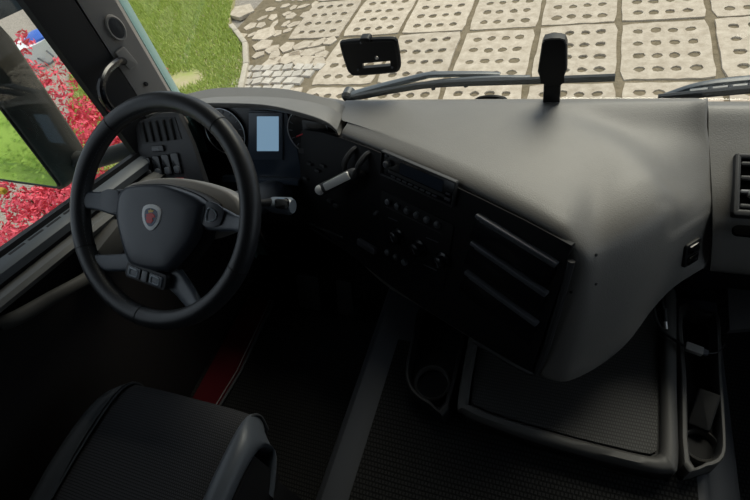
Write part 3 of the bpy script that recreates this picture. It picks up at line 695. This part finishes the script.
# ------------------------------------------------------------------ steering wheel
TILT = math.radians(48.4)
WH = Fr((-.777, .499, 1.994), (1, 0, 0), (0, math.sin(TILT), math.cos(TILT)))
wheel = thing('steering_wheel', 'black leather truck steering wheel with shield emblem', 'steering wheel', WH.p(0, 0, -.05))
RR = .2255
new_obj('rim', tube([WH.p(RR*math.cos(t), RR*math.sin(t)) for t in (2*math.pi*i/96 for i in range(96))], .0205, 18, closed=True), M['leather'], wheel)
for deg in (52, 128, 205, 335, 262):
    t = math.radians(deg); c = WH.p(RR*math.cos(t), RR*math.sin(t)); ra = (WH.u*math.cos(t)+WH.v*math.sin(t))
    new_obj('rim_seam', tube([c+.0206*(ra*math.cos(a)+WH.n*math.sin(a)) for a in (2*math.pi*i/20 for i in range(20))], .0011, 5, closed=True), M['black'], wheel)
# inner stitch line
st = bmesh.new()
for i in range(150):
    t = 2*math.pi*i/150; r0 = RR-.018
    p0 = WH.p(r0*math.cos(t), r0*math.sin(t), .0085); p1 = WH.p(r0*math.cos(t+.025), r0*math.sin(t+.025), .0085); tube([p0, p1], .0008, 4, st)
s_ = new_obj('rim_stitching', st, M['spoke'], wheel); s_['kind'] = 'stuff'
hubpoly = [(-.099, .043), (-.071, .051), (.007, .056), (.075, .045), (.113, .03), (.121, .015), (.104, -.045), (.058, -.104), (.028, -.124), (-.037, -.127), (-.075, -.112), (-.112, -.03), (-.113, .022)]
hubpoly = [(x, y-.0) for x, y in hubpoly]
def dome(fr, poly, rings, bm=None):
    bm = bm or bmesh.new(); cx = sum(p[0] for p in poly)/len(poly); cy = sum(p[1] for p in poly)/len(poly); R = []
    for s, h in rings: R.append([bm.verts.new(fr.p(cx+(x-cx)*s, cy+(y-cy)*s, h)) for x, y in poly])
    n = len(poly)
    for A, B in zip(R, R[1:]):
        for i in range(n): bm.faces.new((A[i], A[(i+1) % n], B[(i+1) % n], B[i]))
    bm.faces.new(list(reversed(R[0]))); bm.faces.new(R[-1]); return bm
sp = smooth_poly(hubpoly, 4)
new_obj('hub_cover', dome(WH, sp, [(.98, -.03), (1.0, -.012), (.985, .0), (.95, .007), (.85, .011), (.6, .014), (.3, .0155)]), M['hub'], wheel, ang=60)
new_obj('hub_base', dome(WH, sp, [(.8, -.075), (1.02, -.05), (1.035, -.016), (1.02, -.01)]), M['black'], wheel)
def spoke(pts, w, th, name='spoke', m='spoke'):
    """tapered plate from hub to rim: list of (a,b,halfwidth,h)"""
    bm = bmesh.new(); rows = []
    P3 = [(V((a, b)), hw, h) for a, b, hw, h in pts]
    for i, (p, hw, h) in enumerate(P3):
        d = (P3[min(i+1, len(P3)-1)][0]-P3[max(i-1, 0)][0]).normalized(); nrm = V((-d.y, d.x))
        rows.append([WH.p(*(p+nrm*hw*s), h+th*k) for s, k in ((1, 0), (.8, .55), (0, .75), (-.8, .55), (-1, 0), (-.8, -.8), (0, -1), (.8, -.8), (1, 0))])
    return new_obj(name, loft(rows, 3, 4, 0, bm), M[m], wheel, ang=60)
s1 = spoke([(-.1, .01, .032, -.012), (-.14, .01, .028, -.012), (-.18, .01, .021, -.008), (-.215, .01, .02, 0)], 0, .012)
s2 = spoke([(.1, 0, .028, -.012), (.15, -.004, .024, -.012), (.185, -.008, .017, -.008), (.215, -.01, .016, 0)], 0, .012)
s3 = spoke([(-.05, -.112, .022, -.02), (-.1, -.119, .02, -.014), (-.145, -.125, .019, -.008), (-.185, -.13, .02, 0)], 0, .011)
s4 = spoke([(.02, -.128, .03, -.02), (.055, -.148, .024, -.014), (.085, -.168, .021, -.008), (.112, -.188, .018, 0)], 0, .011)
for sx, s_ in ((-1, s1), (1, s2)):
    f2 = WH.at(sx*.137, .004 if sx > 0 else .012, -.03, -.002)
    pd = new_obj('spoke_keypad', prism(f2, smooth_poly([(-.022, -.022), (.02, -.018), (.022, .016), (-.018, .024)] if sx > 0 else [(-.026, -.016), (.022, -.022), (.022, .024), (-.024, .02)], 3), .004, .002), M['hub'], wheel)
    if sx > 0:
        kb_ = bmesh.new()
        tube([f2.p(a, b, .005) for a, b in smooth_poly([(-.012, -.012), (.006, -.01), (.012, .0), (.004, .01), (-.01, .011)], 3)], .0018, 6, kb_, closed=True)
        new_obj('key_outline', kb_, M['outline'], pd)
# lower button pad
f2 = WH.at(-.019, -.136, -.16, -.004)
pad = new_obj('button_pad', prism(f2, rrect(.112, .034, .008), .012, .003), M['black'], wheel)
for a in (-.03, .03):
    new_obj('pad_button', prism(f2.at(a, -.001), rrect(.036, .024, .004), .015, .003), M['spoke'], pad)
    k_ = bmesh.new(); tube([f2.p(a+x, -.001+y, .0155) for x, y in rrect(.022, .015, .004)], .0016, 6, k_, closed=True); new_obj('button_outline', k_, M['outline'], pad)
new_obj('pad_button', prism(f2.at(0, -.001), rrect(.016, .024, .003), .016, .003), M['button'], pad)
# emblem
em = WH.at(-.003, -.012, -.05, .0145)
sh = smooth_poly([(-.022, .019), (0, .0265), (.022, .019), (.0235, -.002), (.013, -.021), (0, -.0275), (-.013, -.021), (-.0235, -.002)], 3)
eb = new_obj('emblem', prism(em, sh, .003, .001), M['white'], wheel)
new_obj('emblem_field', prism(em, [(x*.68, y*.7) for x, y in sh], .0036), M['navy'], eb)
grif = [(-.006, -.013), (.003, -.0125), (.0085, -.006), (.0055, -.002), (.0085, .001), (.0125, .0005), (.011, .005), (.005, .0085), (-.003, .0085), (-.0085, .005), (-.0125, .004), (-.009, .0), (-.0125, -.003), (-.008, -.005), (-.0105, -.009)]
new_obj('emblem_griffin', prism(em, grif, .0046), M['red'], eb)
new_obj('emblem_crown', prism(em, [(-.006, .0085), (.005, .0105), (.007, .0155), (.002, .0135), (-.001, .017), (-.003, .013), (-.007, .014)], .0046), M['gold'], eb)
# column
colm = dash
shr = new_obj('column_shroud', tube(catmull([WH.p(0, -.0, -.09), WH.p(0, 0, -.17), WH.p(0, .02, -.26), V((-.777, .9, 1.68))], 4), [.05]*13, 18, flat=.8), M['hub'], colm)
top = [WH.p(a, b, h) for a, b, h in ()]
cwp = [WH.px(x, y, -.045) for x, y in ((119, 196), (126, 185), (150, 178.5), (180, 178), (210, 184), (233, 194), (245, 211), (240, 226), (205, 240), (150, 240), (122, 225))]
new_obj('column_cowl', dome(WH, smooth_poly(cwp, 4), [(.8, -.13), (1, -.07), (1, -.055), (.97, -.047), (.9, -.044)]), M['cowl'], shr, ang=60)
pS = atY(283, 203, .7)
new_obj('right_stalk', tube([WH.p(.06, .03, -.13), pS.lerp(WH.p(.06, .03, -.13), .35), pS+V((-.03, 0, 0))], [.009, .009, .011], 10), M['black'], shr)
fS = Fr(pS, (.8, .25, .1), (.1, .5, .8))
sk = new_obj('stalk_knob', lathe(Fr(pS+V((-.035, -.005, -.004)), (0, .5, .8), (0, -.8, .5)), [(.012, -.01), (.02, .008), (.022, .056), (.017, .064)], 18), M['stalk'], dash)
new_obj('stalk_ring', prism(Fr(pS+V((.01, -.012, .012)), (1, .1, 0), (0, .55, .8)), rrect(.036, .026, .008), .008, .002), M['chrome'], sk)

# ------------------------------------------------------------------ tunnel, tray and cubbies
prof = [(-.53, FL), (-.52, 1.24), (-.505, 1.31), (-.475, 1.352), (-.43, 1.368), (-.1, 1.372), (.3, 1.37), (.36, 1.36), (.41, 1.33), (.44, 1.27), (.46, FL)]
bm = bmesh.new(); P2 = [q for q in catmull([V((x, 0, z)) for x, z in prof], 4)]
A = [bm.verts.new((q.x, 1.05, q.z)) for q in P2]; B = [bm.verts.new((q.x, -1.04, q.z)) for q in P2]
for i in range(len(A)-1): bm.faces.new((A[i], A[i+1], B[i+1], B[i]))
bm.faces.new(A); bm.faces.new(list(reversed(B)))
struct(new_obj('engine_tunnel', bm, M['tunnel'], ang=60), 'vinyl covered engine tunnel between the seats')
tc = tag(new_obj('tunnel_carpet', prism(FZ(0, 0, 1.3715), [(-.4, -.9), (.33, -.9), (.33, .62), (-.4, .62)], .008, .004), M['carpet']), 'black nubby carpet mat lying on the engine tunnel', 'mat')
TZ = 1.45
tray = thing('console_tray', 'dark tray with ribbed rubber mat under the centre console', 'tray', (.05, .64, 1.38))
outer = [(-.198, .86), (-.193, .6), (-.186, .445), (-.17, .428), (-.12, .415), (0, .4), (.12, .394), (.22, .393), (.262, .398), (.28, .42), (.286, .6), (.298, .86)]
inner = [(-.172, .86), (-.168, .6), (-.162, .458), (-.15, .447), (-.08, .434), (.05, .424), (.15, .42), (.225, .42), (.243, .427), (.25, .45), (.255, .6), (.264, .86)]
outer = [tuple(p)[:2] for p in catmull([(x, y, 0) for x, y in outer], 4)]; inner = [tuple(p)[:2] for p in catmull([(x, y, 0) for x, y in inner], 4)]
def ring_wall(o_, i_, z0, z1, rb=.008, bm=None):
    bm = bm or bmesh.new()
    lay = [(o_, 0, z0), (o_, 0, z1-rb), (o_, .25, z1), (o_, .75, z1), (o_, 1, z1-rb), (o_, 1, z0)]
    R = []
    for _, t, z in lay: R.append([bm.verts.new((a[0]+(b[0]-a[0])*t, a[1]+(b[1]-a[1])*t, z)) for a, b in zip(o_, i_)])
    n = len(o_)
    for A, B in zip(R, R[1:]):
        for i in range(n-1): bm.faces.new((A[i], A[i+1], B[i+1], B[i]))
    for k in (0, n-1): bm.faces.new([r[k] for r in R])
    return bm
new_obj('tray_rim', ring_wall(outer, inner, 1.382, TZ), M['tray'], tray, ang=50)
new_obj('tray_floor', prism(FZ(0, 0, 1.385), outer, .04), M['black'], tray)
new_obj('rubber_mat', prism(FZ(0, 0, 1.426), [((x-.05)*.975+.05, (y-.66)*.965+.66) for x, y in inner], .006, .003), M['mat_rubber'], tray)
# right cubby with cup well
def cubby(name, label, o_, shrink, z0, z1, cup, mt='tray'):
    t = thing(name, label, 'cup holder', (sum(p[0] for p in o_)/len(o_), sum(p[1] for p in o_)/len(o_), z0))
    cx, cy = sum(p[0] for p in o_)/len(o_), sum(p[1] for p in o_)/len(o_)
    i_ = [(cx+(x-cx)*shrink[0], cy+(y-cy)*shrink[1]) for x, y in o_]
    bm = ring_wall(o_+[o_[0]], i_+[i_[0]], z0, z1, .005)
    new_obj('cubby_wall', bm, M[mt], t, ang=50)
    new_obj('cubby_floor', prism(FZ(0, 0, z0), o_, .008), M['black'], t)
    new_obj('cup_ring', lathe(FZ(*cup[:2], z0+.008), [(cup[2], 0), (cup[2], .02), (cup[2]-.004, .022), (cup[2]-.006, .018), (cup[2]-.007, .004)], 24), M['tray'], t)
    new_obj('cup_well', lathe(FZ(*cup[:2], z0+.012), [(cup[2]-.008, 0), (cup[2]-.009, .001)], 24), M['pillar_dark'], t)
    return t
ro = smooth_poly([(.29, .42), (.33, .424), (.365, .452), (.374, .52), (.38, .66), (.388, .8), (.36, .815), (.3, .815), (.296, .62)], 3)
cubby('storage_cubby', 'narrow dark cubby beside the rubber mat tray, under the cables', ro, (.74, .93), 1.378, 1.44, (.334, .483, .036))
lo_ = smooth_poly([(-.205, .43), (-.25, .425), (-.305, .45), (-.335, .5), (-.345, .6), (-.35, .7), (-.3, .73), (-.21, .73)], 3)
cubby('cup_cubby', 'cup holder cubby beside the tray, blackened for the dim driver side', lo_, (.84, .9), 1.378, 1.44, (-.268, .5, .048), 'black')  # black wall: dimness of the driver side is put into the colour
# charger box standing in the right cubby
cf = Fr((.345, .56, 1.4), (.93, -.3, .1), (.3, .9, .25))
tag(new_obj('charger_box', prism(cf, rrect(.042, .085, .005), .05, .004, h0=-.012), M['black']), 'small dark charger box standing in the narrow cubby', 'charger')
# cables
def cable(name, label, pix, r, z=None):
    t = thing(name, label, 'cable', pix[0]); new_obj('cord', tube(catmull(pix, 6), r, 8), M['cable'], t); return t
c1 = [atZ(652, 296, 1.53), atZ(654, 308, 1.5), atZ(657, 320, 1.475), atZ(664, 332, 1.462), atZ(676, 341, 1.462), atZ(684, 346, 1.466)]
k1 = cable('usb_cable', 'black cable with grey rectangular plug lying across the tray rim', c1, .0035)
e0, e1 = atZ(683, 345, 1.468), atZ(705, 353, 1.462); fr = Fr((e0+e1)/2, e1-e0, V((0, 0, 1)).cross(e1-e0))
new_obj('plug', prism(fr, rrect((e1-e0).length*.8, .021, .003), .011, .002, h0=-.005), M['usb'], k1)
new_obj('plug_tip', prism(fr.at((e1-e0).length*.48, 0), rrect(.012, .014, .001), .007, 0, h0=-.002), M['strip'], k1)
new_obj('lead', tube(catmull([e1, atZ(715, 353, 1.46), atZ(722, 349, 1.452), atZ(725, 344, 1.444)], 5), .0016, 6), M['cable'], k1)
c2 = [atZ(661, 288, 1.55), atZ(662, 300, 1.51), atZ(664, 310, 1.485), atZ(665, 320, 1.468)]
k2 = cable('charging_cable', 'short black cable with silver tip hanging behind the tray rim', c2, .0038)
new_obj('plug_body', tube([atZ(664, 308, 1.49), atZ(665, 321, 1.466)], .006, 10), M['cable'], k2)
new_obj('plug_tip', tube([atZ(665, 321, 1.466), atZ(666, 329, 1.455)], .0045, 10), M['silver'], k2)

# ------------------------------------------------------------------ driver seat and footwell
SX = -.745
seat = thing('driver_seat', 'black cloth driver seat with slate leather side bolsters', 'seat', (SX, -.05, FL))
def cush(x0, x1, ytop, prof_z, sag=0):
    rows = []
    for i in range(7):
        t = i/6; x = x0+(x1-x0)*t; e = 1-abs(2*t-1)**4
        rows.append([V((x, y, z+(.012*e if k not in (0, len(prof_z)-1) else 0))) for k, (y, z) in enumerate(prof_z)])
    return rows
cz = [(.17, 1.5), (.242, 1.55), (.252, 1.605), (.235, 1.642), (.18, 1.66), (.06, 1.66), (-.1, 1.648), (-.3, 1.64), (-.36, 1.57)]
new_obj('seat_cushion', loft(cush(SX-.18, SX+.165, .25, cz), 3, 4, .01), M['seat_cloth'], seat, ang=60)
for s, m_ in ((1, 'seat_leather'), (-1, 'seat_side')):
    x0 = SX+(.165 if s > 0 else -.18); rows = []
    for dx, dz, dy in ((0, .004, 0), (.01, .012, -.012), (.028, .014, -.03), (.044, .004, -.045), (.047, -.016, -.048), (.036, -.03, -.055), (.01, -.035, -.06)):
        rows.append([V((x0+s*dx, y+(dy if y > -.2 else 0), max(1.4, z+dz+(.012 if (0 < k < 6) else 0)))) for k, (y, z) in enumerate(cz)])
    new_obj('side_bolster', loft(rows, 3, 4), M[m_], seat, ang=60)
    st_ = [V((x0+s*.003, y+.002, z+.007)) for y, z in cz[1:8]]
    new_obj('piping', tube(catmull(st_, 5), .0035, 6), M['seat_side'], seat)
for x0, x1 in ((SX+.12, SX+.207), (SX-.222, SX-.13)): new_obj('side_panel', box((x0, -.35, 1.47), (x1, .175, 1.632), .02), M['black'], seat)
new_obj('seat_base', box((SX-.21, -.36, FL+.0), (SX+.2, .17, 1.54), .03), M['black'], seat)
bk = []
for x in (-.24, -.2, -.1, 0, .1, .2, .24):
    e = 1-abs(x/.24)**3
    bk.append([V((SX+x, -.3-.0*e, 1.6)), V((SX+x, -.33+.05*e, 1.75)), V((SX+x, -.38+.05*e, 2.0)), V((SX+x, -.43+.05*e, 2.25)), V((SX+x*.8, -.47+.03*e, 2.4)), V((SX+x*.8, -.53, 2.4)), V((SX+x, -.5, 2.2)), V((SX+x, -.45, 1.9)), V((SX+x, -.4, 1.6))])
new_obj('backrest', loft(bk, 3, 3), M['seat_cloth'], seat, ang=60)
fm = thing('footwell_mat', 'dark red carpet mat with stitched edge in the driver footwell', 'mat', (-1.08, .5, FL))
mp = [(-1.12, .2), (-1.02, .2), (-.99, .5), (-1.0, .8), (-1.12, .8)]
new_obj('mat_pile', prism(FZ(0, 0, FL), mp, .008, .003), M['mat_red'], fm)
new_obj('mat_edging', tube([(-1.02, .2, FL+.008), (-.99, .5, FL+.008), (-1.0, .8, FL+.008)], .006, 6), M['seat_side'], fm)
new_obj('edge_stitching', tube([(-1.035, .2, FL+.009), (-1.005, .5, FL+.009), (-1.015, .8, FL+.009)], .002, 6), M['stitch'], fm)
# pedals
for x, lab, w_ in ((-.66, 'black accelerator pedal in the driver footwell', .06), (-.8, 'wide black brake pedal in the driver footwell', .09)):
    t = thing('pedal', lab, 'pedal', (x, .8, FL)); f2 = Fr((x, .8, 1.27), (1, 0, 0), (0, .5, .86))
    new_obj('pad', prism(f2, rrect(w_, .13, .01), .016, .004), M['black'], t); new_obj('arm', tube([f2.p(0, -.03, 0), V((x, .86, 1.15))], .012, 8), M['black'], t)

# ------------------------------------------------------------------ things at the windscreen
OF = Fr(atY(551, 100, .99), (1, 0, 0), (0, .05, 1))
toll = thing('toll_unit', 'upright black toll unit standing on the dash by the windscreen', 'device', OF.o)
q = OF.px(553, 62)
bdy = [OF.px(x, y, .012) for x, y in ((541.5, 45), (544, 39.5), (551, 38), (560, 38), (565, 39.5), (567, 45), (567, 70), (561.5, 82), (561, 86), (544.5, 86), (543.5, 82), (537.5, 72))]
new_obj('body', prism(OF, bdy, .024, .006, h0=-.01, seg=3), M['black'], toll)
new_obj('neck', prism(OF, [OF.px(x, y) for x, y in ((544, 80), (561, 80), (560, 101), (543, 101))], .02, .004, h0=-.012), M['black'], toll)
BF = Fr(ws(-.435, 2.058)+V((0, -.012, 0)), (1, 0, 0), (0, -.05, 1))
sen = thing('windscreen_sensor', 'flat black sensor box stuck high on the windscreen', 'device', BF.o)
bd = smooth_poly([BF.px(x, y) for x, y in ((343.5, 44), (346, 41), (362, 39.5), (392, 38), (396.5, 42), (399, 60), (398, 66), (393, 68.5), (358, 71.5), (353, 70), (350, 66))], 3)
def prism_holes(fr, outer, holes, depth, h0=0):
    bm = bmesh.new()
    for h in (h0, h0+depth):
        es = []
        for loop in [outer]+holes:
            v = [bm.verts.new(fr.p(a, b, h)) for a, b in loop]; es += [bm.edges.new((v[k], v[(k+1) % len(v)])) for k in range(len(v))]
        bmesh.ops.triangle_fill(bm, use_beauty=True, use_dissolve=False, edges=es)
    bm.verts.ensure_lookup_table(); n = len(bm.verts)//2; o_ = 0
    for loop in [outer]+holes:
        m = len(loop)
        for k in range(m):
            a, b = o_+k, o_+(k+1) % m; bm.faces.new((bm.verts[a], bm.verts[b], bm.verts[b+n], bm.verts[a+n]))
        o_ += m
    return bm
hole1 = [BF.px(x, y, .008) for x, y in ((362.5, 62.5), (390.5, 60), (391, 65), (363, 67.5))]
hc = BF.px(377, 57, .008)
new_obj('housing', prism_holes(BF, bd, [hole1, disc(.0055, 10, *hc)], .012, 0), M['black'], sen)
new_obj('rim', tube([BF.p(a, b, .006) for a, b in bd], .007, 8, closed=True), M['black'], sen)
new_obj('clip', prism(BF.at(*BF.px(365, 40, .016)), rrect(.026, .014, .006), .02, .004), M['black'], sen)
for x, y in ((361, 43), (358, 70), (392, 67.5)): new_obj('screw', lathe(BF.at(*BF.px(x, y, .016), 0, .014), [(.0028, 0), (.0026, .0035), (.001, .004)], 8), M['strip'], sen)
# wipers outside
def wpt(x, y, off=.035):
    p = atY(x, y, 1.08)
    for _ in range(6): p = atY(x, y, ws(p.x, p.z).y+off)
    return p
def wiper(label, arm, blade, bracket):
    t = thing('windscreen_wiper', label, 'wiper', wpt(*arm[0]), 'wipers parked along the bottom of the windscreen')
    pts = catmull([wpt(*q, .05) for q in arm], 5); n = len(pts)
    new_obj('arm', tube(pts, [.015-.007*k/n for k in range(n)], 8, flat=.6), M['wiper'], t)
    new_obj('blade', tube(catmull([wpt(*q, .022) for q in blade], 5), .0075, 8, flat=1.3), M['rubber'], t)
    if bracket:
        new_obj('bracket', tube(catmull([wpt(*q, .035) for q in bracket], 5), .0065, 8, flat=.6), M['wiper'], t)
        for k in (.25, .5, .75):
            q = (bracket[0][0]+(bracket[-1][0]-bracket[0][0])*k, bracket[0][1]+(bracket[-1][1]-bracket[0][1])*k+1)
            new_obj('claw', tube([wpt(q[0], q[1]-2, .035), wpt(q[0]+1, q[1]+3, .022)], .0055, 8), M['rubber'], t)
    new_obj('pivot', lathe(Fr(wpt(*arm[0], .05), (1, 0, 0), (0, -.05, 1)), [(.018, -.02), (.018, .006), (.012, .012)], 16), M['rubber'], t)
wiper('long wiper lying behind the toll unit, with arm and blade', [(348, 96), (380, 87), (420, 77), (436, 74.5), (480, 74), (500, 74.5)], [(352, 98), (400, 89), (440, 84), (520, 81), (615, 77.5)], [(400, 88), (440, 81), (490, 77.5), (530, 77)])
wiper('wiper whose tip lies in front of the passenger dash', [(830, 72), (790, 75), (750, 79.5), (715, 83), (690, 87.5), (664, 96)], [(658, 98), (700, 94), (750, 89.5), (800, 84)], [(690, 91), (730, 86.5), (770, 83)])
nz = [wpt(474, 102, .03), wpt(480, 98.5, .03), wpt(492, 97, .03), wpt(503, 98.5, .03), wpt(507, 102, .03)]
tag(new_obj('washer_nozzle', tube(catmull(nz, 4), .006, 8), M['black']), 'small black washer pipe hump below the long wiper', 'nozzle')

# ------------------------------------------------------------------ exterior mirror
mir = thing('door_mirror', 'dark door mirror outside the driver window reflecting green shrubs', 'mirror', (-1.5, .76, 1.8))
MY = .69; MF = Fr((-1.545, MY, 2.03), V((1, 0, 0)), (0, 0, 1))
MF = Fr((-1.545, MY+.006, 2.03), V((1, .03, 0)), (.13, .06, 1))
MF = Fr(MF.o, V((1, .03, -.1)), (.13, .06, 1))
q = MF.px(61, 187); mw, mh = .285, .44
mc = (q[0]-mw/2, q[1]+mh/2)
hs = bmesh.new(); R = []
for s, h in ((1.0, .0), (1.04, -.004), (1.06, -.03), (1.05, -.09), (.96, -.135), (.78, -.16), (.4, -.17)):
    R.append([hs.verts.new(MF.p(mc[0]+x*s, mc[1]+y*s, h)) for x, y in rrect(mw+.012, mh+.012, .03, 6)])
for A, B in zip(R, R[1:]):
    for i in range(len(A)): hs.faces.new((A[i], A[(i+1) % len(A)], B[(i+1) % len(A)], B[i]))
hs.faces.new(R[0]); hs.faces.new(R[-1])
new_obj('mirror_housing', hs, M['mirror_house'], mir, ang=60)
new_obj('mirror_glass', prism(MF.at(*mc), rrect(mw, mh, .022, 6), .003), M['mirror'], mir)
k_ = bmesh.new(); tube([MF.p(mc[0]+x, mc[1]+y, .002) for x, y in rrect(mw+.004, mh+.004, .024, 6)], .004, 6, k_, closed=True)
new_obj('mirror_seal', k_, M['black'], mir)
new_obj('lower_arm', tube(catmull([MF.p(mc[0]+.1, mc[1]-mh/2+.03, -.08), V((-1.34, .8, 1.85)), V((-1.24, .87, 1.84)), V((-1.2, .9, 1.83))], 4), [.03, .03, .03, .028, .028, .026, .026, .026, .026, .028, .03, .03, .03], 12), M['mirror_house'], mir)
p0 = atX(0, 17, -1.42); p1 = atX(30, 3, -1.26)
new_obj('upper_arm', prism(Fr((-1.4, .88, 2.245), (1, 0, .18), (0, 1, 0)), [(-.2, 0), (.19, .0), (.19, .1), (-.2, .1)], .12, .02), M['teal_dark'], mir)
q0 = MF.px(-2, 191, -.01)
new_obj('amber_reflector', prism(MF.at(q0[0]-.0, q0[1], 0, -.02), rrect(.06, .018, .006), .016, .004), M['yellow'], mir)
